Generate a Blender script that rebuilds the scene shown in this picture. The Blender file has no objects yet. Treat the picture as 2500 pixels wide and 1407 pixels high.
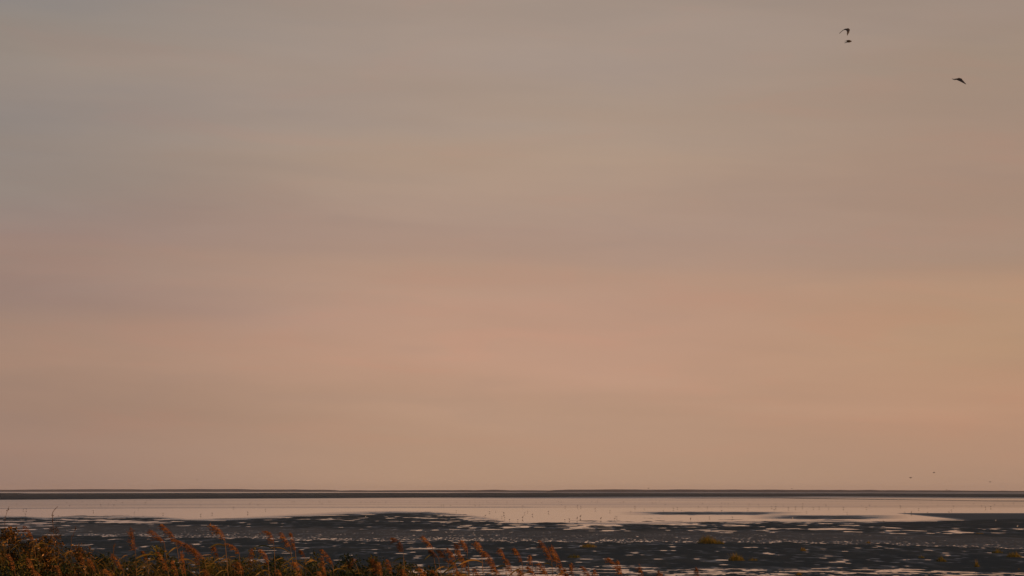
import bpy, math, random
import numpy as np
from mathutils import Vector

random.seed(7)
SC = bpy.context.scene
COL = SC.collection
R = math.radians

# ------------------------------------------------------------------ camera, sky, sun, exposure
EYE = 4.5                      # eye height above the water, standing on the sea dike
FPX = 5903.0                   # focal length in pixels of the 2500 px wide photograph
HOR = 1197.5                   # row of the horizon
PITCH = math.atan((HOR - 703.5) / FPX)
cam_d = bpy.data.cameras.new("camera")
cam = bpy.data.objects.new("camera", cam_d)
COL.objects.link(cam)
cam.location = (0, 0, EYE)
cam.rotation_euler = (R(90) + PITCH, 0, 0)
cam_d.sensor_width = 36.0
cam_d.lens = FPX / 2500 * 36
cam_d.clip_start = 0.5
cam_d.clip_end = 200000
SC.camera = cam

SUN_EL, SUN_AZ = 4.0, 128.0    # azimuth clockwise from the view direction (behind, to the right)
sd = bpy.data.lights.new("sun", 'SUN')
sd.energy = 3.1
sd.angle = R(0.6)
sd.color = (1.0, 0.50, 0.20)
sun = bpy.data.objects.new("sun", sd)
COL.objects.link(sun)
_d = Vector((math.sin(R(SUN_AZ)) * math.cos(R(SUN_EL)), math.cos(R(SUN_AZ)) * math.cos(R(SUN_EL)), math.sin(R(SUN_EL))))
sun.rotation_euler = _d.to_track_quat('Z', 'Y').to_euler()
sun.location = (30, -20, 40)

SC.view_settings.view_transform = 'Standard'
SC.view_settings.look = 'None'
SC.view_settings.exposure = 0.0
SC.view_settings.gamma = 1.0
SC.cycles.max_bounces = 6
SC.cycles.volume_bounces = 0


def srgb(r, g, b, a=1.0):
    f = lambda c: (c / 255 / 12.92) if c / 255 <= 0.04045 else ((c / 255 + 0.055) / 1.055) ** 2.4
    return (f(r), f(g), f(b), a)


world = bpy.data.worlds.new("World")
SC.world = world
world.use_nodes = True
NT = world.node_tree
NT.nodes.clear()


class NB:
    """tiny node helper"""
    def __init__(s, nt): s.nt = nt
    def n(s, t, **kw):
        x = s.nt.nodes.new(t)
        for k, v in kw.items(): setattr(x, k, v)
        return x
    def l(s, a, b): s.nt.links.new(a, b)
    def _in(s, sock, v):
        if hasattr(v, 'node'): s.l(v, sock)
        else: sock.default_value = v
    def math(s, op, a, b=None, c=None, clamp=False):
        x = s.n('ShaderNodeMath', operation=op)
        x.use_clamp = clamp
        s._in(x.inputs[0], a)
        if b is not None: s._in(x.inputs[1], b)
        if c is not None: s._in(x.inputs[2], c)
        return x.outputs[0]
    def rng(s, v, a, b, c, d, smooth=False):
        x = s.n('ShaderNodeMapRange')
        if smooth: x.interpolation_type = 'SMOOTHSTEP'
        s._in(x.inputs[0], v)
        for i, q in enumerate((a, b, c, d)): s._in(x.inputs[i + 1], q)
        return x.outputs[0]
    def ramp(s, v, stops, interp='LINEAR'):
        x = s.n('ShaderNodeValToRGB')
        x.color_ramp.interpolation = interp
        e = x.color_ramp.elements
        while len(e) < len(stops): e.new(0.5)
        for el, (p, c) in zip(e, stops):
            el.position = p; el.color = c
        s.l(v, x.inputs[0])
        return x.outputs[0]
    def mix(s, f, a, b, blend='MIX'):
        x = s.n('ShaderNodeMix', data_type='RGBA', blend_type=blend)
        s._in(x.inputs[0], f); s._in(x.inputs[6], a); s._in(x.inputs[7], b)
        return x.outputs[2]
    def noise(s, vec, scale, detail=3, rough=0.5, dist=0.0):
        x = s.n('ShaderNodeTexNoise')
        x.inputs['Scale'].default_value = scale
        x.inputs['Detail'].default_value = detail
        x.inputs['Roughness'].default_value = rough
        x.inputs['Distortion'].default_value = dist
        if vec is not None: s.l(vec, x.inputs['Vector'])
        return x.outputs[0]


B = NB(NT)
tc = B.n('ShaderNodeTexCoord')
sep = B.n('ShaderNodeSeparateXYZ')
B.l(tc.outputs['Generated'], sep.inputs[0])
X, Y, Z = sep.outputs
az = B.math('ARCTAN2', X, Y)
zc = B.math('MAXIMUM', Z, 0.0)
# streaky veil of evening cloud: long thin bands a little tilted
cmb = B.n('ShaderNodeCombineXYZ')
B.l(B.math('MULTIPLY', az, 3.0), cmb.inputs[0])
tilt = B.math('MULTIPLY_ADD', az, 0.035, Z)
B.l(B.math('MULTIPLY', tilt, 26.0), cmb.inputs[1])
cmb2 = B.n('ShaderNodeCombineXYZ')
B.l(B.math('MULTIPLY', az, 9.0), cmb2.inputs[0])
B.l(B.math('MULTIPLY', tilt, 60.0), cmb2.inputs[1])
n1 = B.noise(cmb.outputs[0], 1.0, 4, 0.5, 0.35)
n2 = B.noise(cmb2.outputs[0], 1.0, 4, 0.5, 0.4)
wob = B.math('MULTIPLY_ADD', B.math('SUBTRACT', n1, 0.5), 0.055, zc)
lo = B.math('MULTIPLY', B.math('MINIMUM', B.math('MAXIMUM', wob, 0.0), 0.25), 2.8)
hi = B.math('MULTIPLY', B.math('MAXIMUM', B.math('SUBTRACT', zc, 0.25), 0.0), 0.4)
t = B.math('ADD', lo, hi)
k = 2.8
left = B.ramp(t, [(0.0, srgb(151, 123, 110)), (0.0335 * k, srgb(158, 129, 113)), (0.055 * k, srgb(163, 133, 116)),
                  (0.075 * k, srgb(154, 129, 118)), (0.105 * k, srgb(154, 131, 121)), (0.125 * k, srgb(147, 133, 124)),
                  (0.150 * k, srgb(144, 133, 127)), (0.172 * k, srgb(150, 136, 126)), (0.19 * k, srgb(145, 135, 128)),
                  (0.21 * k, srgb(132, 127, 127)), (0.80, srgb(98, 109, 126)), (1.0, srgb(80, 97, 124))])
mid = B.ramp(t, [(0.0, srgb(178, 144, 120)), (0.0335 * k, srgb(181, 146, 123)), (0.055 * k, srgb(187, 148, 126)),
                 (0.075 * k, srgb(184, 147, 127)), (0.092 * k, srgb(178, 146, 127)), (0.108 * k, srgb(172, 144, 128)),
                 (0.135 * k, srgb(173, 148, 130)), (0.155 * k, srgb(168, 147, 132)), (0.175 * k, srgb(164, 145, 133)),
                 (0.20 * k, srgb(162, 144, 132)), (0.80, srgb(109, 115, 129)), (1.0, srgb(82, 98, 124))])
right = B.ramp(t, [(0.0, srgb(173, 138, 115)), (0.0335 * k, srgb(184, 143, 117)), (0.055 * k, srgb(182, 146, 118)),
                   (0.08 * k, srgb(180, 145, 120)), (0.095 * k, srgb(171, 142, 122)), (0.125 * k, srgb(166, 138, 121)),
                   (0.15 * k, srgb(162, 138, 122)), (0.172 * k, srgb(160, 139, 123)), (0.19 * k, srgb(158, 138, 125)),
                   (0.205 * k, srgb(154, 136, 124)), (0.80, srgb(108, 112, 126)), (1.0, srgb(82, 97, 122))])
# the warm part of the sky lies ahead and to the right, the left is greyer
veil = B.mix(B.rng(az, -0.225, -0.02, 0, 1, True), left, mid)
veil = B.mix(B.rng(az, 0.03, 0.225, 0, 1, True), veil, right)
# paler and greyer streaks inside the veil
s1 = B.rng(n2, 0.35, 0.68, 0.985, 1.015, True)
s2 = B.rng(n1, 0.35, 0.68, 0.965, 1.03, True)
st = B.math('MULTIPLY', s1, s2)
hfade = B.rng(zc, 0.0, 0.03, 0.0, 1.0)
st = B.math('ADD', B.math('MULTIPLY', B.math('SUBTRACT', st, 1.0), hfade), 1.0)
cx = B.n('ShaderNodeCombineXYZ')
for i in range(3): B.l(st, cx.inputs[i])
veil = B.mix(1.0, veil, cx.outputs[0], 'MULTIPLY')
# a sheet of grey-mauve cloud with a clear lower edge sloping down to the right, and a greyer bank high on the left
sl = B.math('ADD', B.math('MULTIPLY_ADD', az, 0.041, Z), B.math('MULTIPLY_ADD', n2, 0.008, -0.004))
sl = B.math('ADD', sl, B.math('MULTIPLY_ADD', n1, 0.012, -0.006))
sheet = B.math('MULTIPLY', B.rng(sl, 0.0890, 0.0970, 0, 1, True), B.rng(sl, 0.098, 0.145, 1, 0, True))
bank_ = B.math('MULTIPLY', B.rng(sl, 0.138, 0.150, 0, 1, True), B.rng(sl, 0.158, 0.168, 1, 0, True))
bank_ = B.math('MULTIPLY', bank_, B.rng(az, -0.10, 0.06, 1, 0, True))
low_ = B.math('MULTIPLY', B.rng(sl, 0.060, 0.068, 0, 1, True), B.rng(sl, 0.074, 0.082, 1, 0, True))
low_ = B.math('MULTIPLY', low_, B.rng(az, -0.16, -0.02, 0.8, 0, True))
msk = B.math('MAXIMUM', B.math('MAXIMUM', sheet, bank_), low_)
veil = B.mix(msk, veil, B.mix(1.0, veil, (0.952, 0.96, 0.985, 1), 'MULTIPLY'))
cmb3 = B.n('ShaderNodeCombineXYZ')
B.l(B.math('MULTIPLY', az, 14.0), cmb3.inputs[0]); B.l(B.math('MULTIPLY', tilt, 75.0), cmb3.inputs[1]); cmb3.inputs[2].default_value = 4.7
n3 = B.noise(cmb3.outputs[0], 1.0, 4, 0.55, 0.6)
veil = B.mix(B.math('MULTIPLY', B.rng(n3, 0.50, 0.72, 0, 0.6, True), hfade), veil, B.mix(1.0, veil, (1.05, 0.985, 0.975, 1), 'MULTIPLY'))
veil = B.mix(B.math('MULTIPLY', B.rng(n3, 0.50, 0.30, 0, 0.6, True), hfade), veil, B.mix(1.0, veil, (0.965, 0.98, 1.0, 1), 'MULTIPLY'))
cloud_bg = B.n('ShaderNodeBackground')
B.l(veil, cloud_bg.inputs[0])
cloud_bg.inputs[1].default_value = 1.10
sky = B.n('ShaderNodeTexSky')
sky.sky_type = 'NISHITA'
sky.sun_disc = False
sky.sun_elevation = R(SUN_EL)
sky.sun_rotation = R(SUN_AZ)
sky.air_density = 1.2
sky.dust_density = 2.0
sky_bg = B.n('ShaderNodeBackground')
B.l(sky.outputs[0], sky_bg.inputs[0])
sky_bg.inputs[1].default_value = 0.05
mixs = B.n('ShaderNodeMixShader')
mixs.inputs[0].default_value = 0.92          # the cloud veil covers most of the clear sky
B.l(sky_bg.outputs[0], mixs.inputs[1])
B.l(cloud_bg.outputs[0], mixs.inputs[2])
wo = B.n('ShaderNodeOutputWorld')
B.l(mixs.outputs[0], wo.inputs[0])


# ------------------------------------------------------------------ helpers
def at(px, py, yy):
    """point of the place seen at photo pixel (px,py), yy metres ahead"""
    a, b = (px - 1250) / FPX, (703.5 - py) / FPX
    c, s = math.cos(PITCH), math.sin(PITCH)
    dx, dy, dz = a, c - b * s, s + b * c
    return Vector((dx / dy * yy, yy, EYE + dz / dy * yy))


def ground_at(px, py, z=0.0):
    a, b = (px - 1250) / FPX, (703.5 - py) / FPX
    c, s = math.cos(PITCH), math.sin(PITCH)
    dx, dy, dz = a, c - b * s, s + b * c
    tt = (z - EYE) / dz
    return Vector((dx * tt, dy * tt, z))


def tag(o, label=None, cat=None, group=None, kind=None):
    if label: o["label"] = label
    if cat: o["category"] = cat
    if group: o["group"] = group
    if kind: o["kind"] = kind
    return o


def mesh_obj(name, verts, faces, mat=None, parent=None, smooth=True, loc=None):
    me = bpy.data.meshes.new(name)
    me.from_pydata([tuple(v) for v in verts], [], faces)
    if smooth:
        me.polygons.foreach_set("use_smooth", [True] * len(me.polygons))
    if mat: me.materials.append(mat)
    me.update()
    o = bpy.data.objects.new(name, me)
    COL.objects.link(o)
    if parent: o.parent = parent
    if loc is not None: o.location = loc
    return o


def empty(name, loc):
    o = bpy.data.objects.new(name, None)
    o.empty_display_size = 0.1
    COL.objects.link(o)
    o.location = loc
    return o


def material(name):
    m = bpy.data.materials.new(name)
    m.use_nodes = True
    nb = NB(m.node_tree)
    p = m.node_tree.nodes['Principled BSDF']
    return m, nb, p


def sstep(a, b, x):
    q = np.clip((x - a) / (b - a), 0, 1)
    return q * q * (3 - 2 * q)


def _hash(ix, iy, seed):
    h = (ix.astype(np.int64) * 374761393 + iy.astype(np.int64) * 668265263 + seed * 982451653) & 0xffffffff
    h = ((h ^ (h >> 13)) * 1274126177) & 0xffffffff
    h = (h ^ (h >> 16)) & 0xffffffff
    return h / 4294967295.0 * 2 - 1


def vnoise(x, y, seed):
    ix, iy = np.floor(x), np.floor(y)
    fx, fy = x - ix, y - iy
    fx = fx * fx * (3 - 2 * fx); fy = fy * fy * (3 - 2 * fy)
    a = _hash(ix, iy, seed); b = _hash(ix + 1, iy, seed)
    c = _hash(ix, iy + 1, seed); d = _hash(ix + 1, iy + 1, seed)
    return (a + (b - a) * fx + (c - a) * fy + (a - b - c + d) * fx * fy) * 2.2     # about unit deviation


# ------------------------------------------------------------------ materials of the setting
mud_m, nb, p = material("wet_mud")
g = nb.n('ShaderNodeNewGeometry')
sp = nb.n('ShaderNodeSeparateXYZ'); nb.l(g.outputs['Position'], sp.inputs[0])
nlow = nb.noise(g.outputs['Position'], 0.05, 4, 0.6)
nmed = nb.noise(g.outputs['Position'], 1.3, 4, 0.6)
colr = nb.ramp(nb.math('MULTIPLY_ADD', nmed, 0.5, nb.math('MULTIPLY', nlow, 0.5)),
               [(0.30, (0.023, 0.033, 0.032, 1)), (0.50, (0.038, 0.047, 0.041, 1)), (0.66, (0.070, 0.065, 0.046, 1))])
# the green film of algae on the old mud near the shore, browner sand further out
vio2 = nb.n('ShaderNodeAttribute', attribute_name="sand").outputs['Fac']
colr = nb.mix(vio2, colr, nb.mix(0.7, colr, (0.165, 0.140, 0.105, 1)))
nb.l(colr, p.inputs['Base Color'])
wet = nb.rng(sp.outputs[2], 0.001, 0.010, 1, 0, True)
mpf = nb.n('ShaderNodeMapping'); mpf.inputs['Scale'].default_value = (0.45, 0.09, 1)
nb.l(g.outputs['Position'], mpf.inputs[0])
film = nb.rng(nb.noise(mpf.outputs[0], 1.0, 5, 0.65), 0.50, 0.72, 0, 0.8, True)
wet = nb.math('MAXIMUM', nb.math('MULTIPLY', wet, 1.25), film)
nb.l(nb.math('MULTIPLY_ADD', wet, -0.36, 0.88), p.inputs['Roughness'])
nb.l(nb.math('MULTIPLY_ADD', wet, 0.33, 0.05), p.inputs['Specular IOR Level'])
bp = nb.n('ShaderNodeBump')
bp.inputs['Strength'].default_value = 0.55
bp.inputs['Distance'].default_value = 0.03
nb.l(nb.noise(g.outputs['Position'], 5.0, 5, 0.65), bp.inputs['Height'])
nb.l(bp.outputs[0], p.inputs['Normal'])

wat_m, nb, p = material("tidal_water")
p.inputs['Base Color'].default_value = (0.020, 0.024, 0.026, 1)
p.inputs['IOR'].default_value = 1.333
at_ = nb.n('ShaderNodeAttribute', attribute_name="ripple")
geo = nb.n('ShaderNodeNewGeometry')
mp = nb.n('ShaderNodeMapping'); mp.inputs['Scale'].default_value = (0.006, 0.012, 1)
nb.l(geo.outputs['Position'], mp.inputs[0])
nz = nb.noise(mp.outputs[0], 1.0, 3, 0.5)
rp = nb.math('MULTIPLY', at_.outputs['Fac'], nb.rng(nz, 0.35, 0.65, 0.55, 1.35))
nb.l(nb.math('MULTIPLY_ADD', rp, 0.40, 0.02, clamp=True), p.inputs['Roughness'])

far_m, nb, p = material("far_sand")
g = nb.n('ShaderNodeNewGeometry')
c = nb.ramp(nb.noise(g.outputs['Position'], 0.01, 4, 0.6), [(0.3, (0.07, 0.055, 0.05, 1)), (0.7, (0.12, 0.10, 0.09, 1))])
nb.l(c, p.inputs['Base Color'])
p.inputs['Roughness'].default_value = 0.95
p.inputs['Specular IOR Level'].default_value = 0.05

dike_m, nb, p = material("dike_grass")
g = nb.n('ShaderNodeNewGeometry')
c = nb.ramp(nb.noise(g.outputs['Position'], 3.0, 5, 0.7), [(0.3, (0.03, 0.045, 0.015, 1)), (0.7, (0.07, 0.075, 0.03, 1))])
nb.l(c, p.inputs['Base Color'])
p.inputs['Roughness'].default_value = 0.9
bp = nb.n('ShaderNodeBump'); bp.inputs['Distance'].default_value = 0.08
nb.l(nb.noise(g.outputs['Position'], 12.0, 5, 0.7), bp.inputs['Height'])
nb.l(bp.outputs[0], p.inputs['Normal'])

# ------------------------------------------------------------------ tidal flat: mud that rises a few centimetres out of a level sheet of water
FH = FPX * EYE


def fan(us, offs):
    """grid of ground points: column u, and distance FPX*EYE/off"""
    U, O = np.meshgrid(us, offs)
    yy = FH / O
    xx = (U - 1250) / FPX * yy
    return U, O, xx, yy


def grid_faces(nr, nc):
    i = np.arange(nr - 1)[:, None] * nc + np.arange(nc - 1)[None, :]
    return np.stack([i, i + 1, i + nc + 1, i + nc], -1).reshape(-1, 4)


def grid_obj(name, xx, yy, zz, mat, attr=None, aname="ripple"):
    nr, nc = xx.shape
    me = bpy.data.meshes.new(name)
    v = np.stack([xx, yy, zz], -1).reshape(-1, 3).astype(np.float32)
    f = grid_faces(nr, nc).astype(np.int32)
    me.vertices.add(len(v)); me.vertices.foreach_set("co", v.ravel())
    me.loops.add(f.size); me.loops.foreach_set("vertex_index", f.ravel())
    me.polygons.add(len(f))
    me.polygons.foreach_set("loop_start", np.arange(0, f.size, 4, dtype=np.int32))
    me.polygons.foreach_set("loop_total", np.full(len(f), 4, dtype=np.int32))
    me.polygons.foreach_set("use_smooth", np.ones(len(f), dtype=bool))
    me.update(calc_edges=True)
    me.validate()
    if attr is not None:
        a = me.attributes.new(aname, 'FLOAT', 'POINT')
        a.data.foreach_set("value", attr.ravel().astype(np.float32))
    me.materials.append(mat)
    o = bpy.data.objects.new(name, me)
    COL.objects.link(o)
    return o


def ip(u, pts):
    return np.interp(u, [q[0] for q in pts], [q[1] for q in pts])


SHORE = [(-700, 62), (0, 64), (80, 66), (130, 69), (200, 64), (330, 65), (400, 66), (470, 73), (520, 72), (600, 69), (700, 63),
         (800, 58), (880, 56), (950, 55), (1050, 57), (1120, 62), (1180, 70), (1250, 81), (1330, 81), (1420, 80), (1500, 81),
         (1600, 79), (1700, 78), (1800, 77), (1900, 76), (2000, 76), (2120, 77), (2230, 76), (2330, 70), (2500, 68), (3200, 68)]
RIM = [(-700, 104), (0, 106), (300, 111), (450, 113), (600, 117), (850, 121), (1150, 122), (1300, 124), (1700, 127),
       (1900, 126), (2100, 130), (2250, 134), (2350, 137), (2500, 143), (3200, 150)]


def bump(x, c, w):
    return np.exp(-((x - c) / w) ** 2)


def fields(U, O, xx, yy):
    """height of the mud in metres and ripple strength on the water"""
    us = U + 14 * vnoise(xx / 30, yy / 300, 3)
    shore = ip(us, SHORE)
    rim = ip(us, RIM) + 1.2 * vnoise(xx / 1.2, yy / 30, 5)
    # noise of the bed, octaves fading out where they get finer than one can see
    fine = sstep(60, 130, O)
    big = vnoise(xx / 5.5, yy / 11, 11)
    med = vnoise(xx / 2.2, yy / 5.5, 12)
    sml = vnoise(xx / 0.8, yy / 2.5, 13)
    tin = vnoise(xx / 0.38, yy / 1.1, 14)
    spk = vnoise(xx / 0.17, yy / 1.2, 15)
    spf = vnoise(xx / 0.11, yy / 0.8, 17)
    wide = vnoise(xx / 30, yy / 55, 16)
    nmid = 0.50 * big + 0.60 * med + 0.60 * sml
    npud = 0.30 * med + 0.80 * sml + 0.35 * tin
    # streaky belt just inside the water's edge
    dsh = O - shore
    f_mid = 1.22 + 0.012 * np.clip(dsh, 0, 40) + nmid
    # where the streaks crowd: left shore, centre edge, right of the centre
    crowd = (bump(U, 330, 130) * bump(O, 74, 6) * 1.0 + bump(U, 1120, 150) * bump(O, 79, 6) * 0.25 - bump(U, 1040, 110) * bump(O, 88, 5) * 0.7
             + bump(U, 930, 180) * bump(O, 90, 2.0) * 0.25 + bump(U, 2050, 200) * bump(O, 94, 3) * 0.7
             + bump(U, 2280, 170) * bump(O, 101, 3) * 1.0 + bump(U, 1500, 260) * bump(O, 85, 4) * 0.7
             + bump(U, 230, 300) * bump(O, 99, 12) * 0.55 + bump(U, 430, 190) * bump(O, 109, 5) * 0.5)
    calm = (bump(U, 620, 160) * bump(O, 78, 5) * 0.9 + bump(U, 2420, 160) * bump(O, 82, 9) * 1.6 + bump(U, 300, 200) * bump(O, 87, 3) * 0.7
            + bump(U, 900, 200) * bump(O, 62, 5) * 0.8)
    f_mid = f_mid - crowd + calm
    # rippled sand with specks of standing water, wetter towards its near edge
    q = np.clip((O - (rim - 30)) / 30, 0, 1)
    q2 = np.clip((O - (rim - 13)) / 13, 0, 1)
    f_spk = 1.68 - 0.15 * q - 0.95 * q2 ** 1.6 + 0.85 * spf + 0.35 * spk + 0.16 * med + 0.2 * sml
    # smooth dark mud with scattered crisp puddles
    f_pud = 1.80 + npud * 1.0
    # the flooded belt closest to the bank
    nb_ = ip(U, [(-700, 230), (950, 215), (1020, 186), (1200, 181), (1500, 182), (1700, 187), (1900, 186), (2200, 189), (2500, 195), (3200, 198)])
    f_near = 0.50 + 0.50 * vnoise(xx / 1.9, yy / 0.9, 21) + 0.75 * vnoise(xx / 0.7, yy / 0.8, 22) + 0.35 * spk
    a1 = sstep(-9, 0, O - (rim - 19)) * sstep(150, 420, U + 3 * (O - 90))
    f = f_mid * (1 - a1) + f_spk * a1
    a2 = sstep(0, 1.6, O - rim)
    f = f * (1 - a2) + f_pud * a2
    a3 = sstep(-2, 5, O - nb_ - 2.0 * vnoise(xx / 3, yy / 9, 23))
    f = f * (1 - a3) + f_near * a3
    f = f + 1.2 * sstep(225, 300, O)
    # the water's edge: the flat dips under the channel
    edge = 3.2 + 5.5 * bump(U, 1500, 420) + 2.0 * bump(U, 300, 160)
    soft = dsh / edge + 0.7 * (0.6 * big + 0.5 * med) + 0.4 * sml * (edge > 4.5)
    f = np.minimum(f, soft)
    # low wet bars lying in the pale water
    def bar(u0, u1, top, bot, hgt, s=60):
        e = sstep(u0, u0 + s * 2.2, U) * (1 - sstep(u1 - s * 2.2, u1, U))
        c_ = (top + bot) / 2; hw = (bot - top) / 2 * (0.25 + 0.75 * e)
        return e * hgt * (1 - ((O - c_) / hw) ** 2) + (e - 1) * 0.9 + 0.16 * med + 0.12 * big * (1.4 - e)
    f = np.maximum(f, bar(1500, 1960, 52.0, 59.5, 0.50))
    f = np.maximum(f, bar(1820, 2210, 60 + (U - 1900) * 0.008, 69.5 + (U - 1900) * 0.008, 0.55))
    cw = ip(U, [(-700, 999), (2150, 999), (2200, 57), (2260, 60), (2330, 69), (2331, 69)])
    f = np.maximum(f, np.where(U > 2160, np.minimum(0.55, np.minimum((O - 55.0) / 3.0, (U - 2180 - (O - 55) * 10) / 60)), -9))
    f = np.maximum(f, bar(760, 1230, 52.5, 60, 0.35, 90))
    hgt = np.where(f > 0, 0.011, 0.05) * f
    sand = sstep(-9, 3, O - (rim - 24)) * (1 - a2)
    # the far sandbank beyond the channel, thick on the left, thinner on the right
    fb = ip(U, [(-700, 24), (0, 23), (300, 21.5), (600, 20.3), (1000, 18.6), (1250, 17.2), (1600, 15.2), (2000, 14.6), (2500, 17), (3200, 18)])
    ft = ip(U, [(-700, 7), (0, 7), (600, 6.2), (1400, 6.0), (2000, 7.2), (2500, 9.2), (3200, 11)])
    wv = 0.35 * vnoise(xx / 60, yy / 2000, 31)
    bank = np.minimum((fb + wv - O) / 1.2, (O - ft + wv) / 1.0)
    hb = np.clip(bank, -2, 1.4) * 0.10
    hgt = np.where(O < 32, np.maximum(hb, -0.2), hgt)
    # a thin ridge in front of it on the right
    rc = ip(U, [(1600, 19.5), (1900, 18.7), (2080, 21.2), (2260, 23.6), (2400, 25.6), (2500, 26.0), (3200, 27)])
    rw = ip(U, [(1600, 0.0), (1700, 0.4), (1950, 0.75), (2100, 0.6), (2350, 0.5), (2500, 0.65), (3200, 0.7)])
    ridge = np.where(U > 1610, (1 - ((O - rc) / np.maximum(rw, 0.05)) ** 2) * 0.22 * np.minimum(rw, 0.7), -1)
    hgt = np.maximum(hgt, np.where(O < 32, ridge, -1))
    hgt = np.clip(hgt, -0.22, 0.30)
    # wind ripples on the water
    r = np.zeros_like(O)
    fr = sstep(900, 1500, U)
    depth = 3.2 + 3.8 * fr
    r += 1.0 * sstep(0, 1, (fb + depth - O) / depth) * (O < fb + depth + 1) * (0.35 + 0.65 * fr) * np.where(U > 2250, 1 - sstep(2200, 2300, U) * sstep(20.5, 21.5, O), 1)
    r = np.maximum(r, 0.26 * (1 - sstep(38, 46, O)))
    r = np.maximum(r, 0.03)
    ln = ip(U, [(-700, 46), (0, 45), (400, 43.5), (900, 42.5), (1350, 42), (1600, 40), (2500, 45)])
    r = np.maximum(r, 0.5 * bump(O, ln - 1.5, 1.5) * (1 - sstep(1250, 1450, U)))
    r = np.maximum(r, 0.75 * sstep(-7, -0.5, dsh) * (O < shore + 2) * bump(U, 900, 330))
    r = np.maximum(r, 0.5 * sstep(-5, -0.5, dsh) * (O < shore + 2))
    for (u0, u1, t0, b0) in ((1480, 1980, 51, 61), (1800, 2240, 59, 71)):
        r = np.maximum(r, 0.8 * sstep(u0, u0 + 140, U) * (1 - sstep(u1 - 140, u1, U)) * sstep(t0, t0 + 2, O) * (1 - sstep(b0 - 3, b0, O)))
    r = np.where(O > 90, 0.10, r)
    return hgt, r, sand


offs = np.concatenate([np.linspace(600, 222, 40), np.arange(220, 150, -0.5), np.arange(150, 60, -0.4), np.arange(60, 28, -0.5), np.arange(28, 5.2, -0.25)])
us = np.arange(-700, 3201, 2.6)
U, O, xx, yy = fan(us, offs)
hgt, _, sand = fields(U, O, xx, yy)
o = grid_obj("mudflat", xx, yy, hgt, mud_m, sand, "sand")
tag(o, "dark wet mudflat broken up by shallow pools", kind="structure")

offs = np.concatenate([np.linspace(640, 110, 24), np.arange(108, 20, -0.8), np.arange(20, 4, -0.5), np.array([3.4, 2.8, 2.2, 1.8, 1.6])])
us = np.concatenate([np.array([-3500, -2000, -1200]), np.arange(-700, 3201, 20), np.array([3700, 4500, 6000])])
U, O, xx, yy = fan(us, offs)
_, rip, _ = fields(U, O, xx, yy)
o = grid_obj("water", xx, yy, np.zeros_like(xx), wat_m, rip)
tag(o, "still shallow sea water mirroring the pink dusk sky", kind="structure")


# far low sandbanks on the horizon: long mounds of real height
def far_bank(name, yy0, outline, depth, label):
    """outline: (px, py of the crest)"""
    vs, fs = [], []
    n = 0
    pts = []
    for a, b in zip(outline[:-1], outline[1:]):
        m = max(1, int(abs(b[0] - a[0]) / 25))
        for i in range(m):
            t_ = i / m
            pts.append((a[0] + (b[0] - a[0]) * t_, a[1] + (b[1] - a[1]) * t_ + random.uniform(-0.35, 0.35) - (0.5 if random.random() < 0.08 else 0)))
    pts.append(outline[-1])
    for px, py in pts:
        q = at(px, py, yy0)
        z = max(q.z, 0.05)
        for (dy, zz) in ((-depth, -0.3), (-depth * 0.4, z * 0.55), (0, z), (depth * 0.5, z * 0.6), (depth, -0.3)):
            vs.append((q.x * (yy0 + dy) / yy0, yy0 + dy, zz))
    for i in range(len(pts) - 1):
        for j in range(4):
            a = i * 5 + j
            fs.append((a, a + 5, a + 6, a + 1))
    o = mesh_obj(name, vs, fs, far_m)
    tag(o, label, kind="structure")


far_bank("far_sandbank", 7600, [(-900, 1197.2), (-200, 1196.8), (0, 1196.2), (130, 1195.6), (250, 1194.6), (360, 1195.2), (470, 1194.4), (560, 1194.3), (640, 1195.4),
                          (720, 1196.0), (790, 1196.6), (815, 1197.0), (835, 1198.4)], 260, "low pale sandbank on the horizon at the left")
far_bank("far_sandbank", 7000, [(830, 1198.4), (870, 1197.6), (930, 1197.9), (985, 1197.2), (1040, 1197.4), (1110, 1197.0), (1160, 1197.3), (1205, 1196.3), (1230, 1196.5), (1245, 1197.3),
                          (1300, 1197.5), (1345, 1198.0)], 160, "thin dark sandbar on the horizon at the centre")
far_bank("far_sandbank", 6400, [(1335, 1198.6), (1350, 1197.2), (1390, 1195.4), (1500, 1195.6), (1680, 1195.4), (1850, 1195.8), (2000, 1196.4), (2200, 1197.2),
                          (2400, 1198.4), (2500, 1199.2), (2900, 1199.6), (3300, 1200)], 240, "long low sandbank on the horizon at the right")


def dike_z(y):
    q = min(max((y - 14.0) / 31.0, 0.0), 1.0)
    return 2.85 * (1 - q * q * (3 - 2 * q)) - 0.02 * (y > 45)


vs, fs = [], []
ys = [-30, -10, 0, 8] + [14 + i * 1.4 for i in range(24)] + [50]
xs = list(np.linspace(-60, 60, 61))
for y in ys:
    for x in xs:
        vs.append((x, y, (dike_z(y) + (0.04 * math.sin(x * 1.7 + y) * math.sin(y * 1.3 - x * .6) if y < 44 else 0)) if y < 49 else -0.3))
for i in range(len(ys) - 1):
    for j in range(len(xs) - 1):
        a = i * len(xs) + j
        fs.append((a, a + 1, a + len(xs) + 1, a + len(xs)))
o = mesh_obj("dike_slope", vs, fs, dike_m)
tag(o, "grassy foot of the sea dike under the reeds", kind="structure")

# ------------------------------------------------------------------ plant materials


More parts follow.
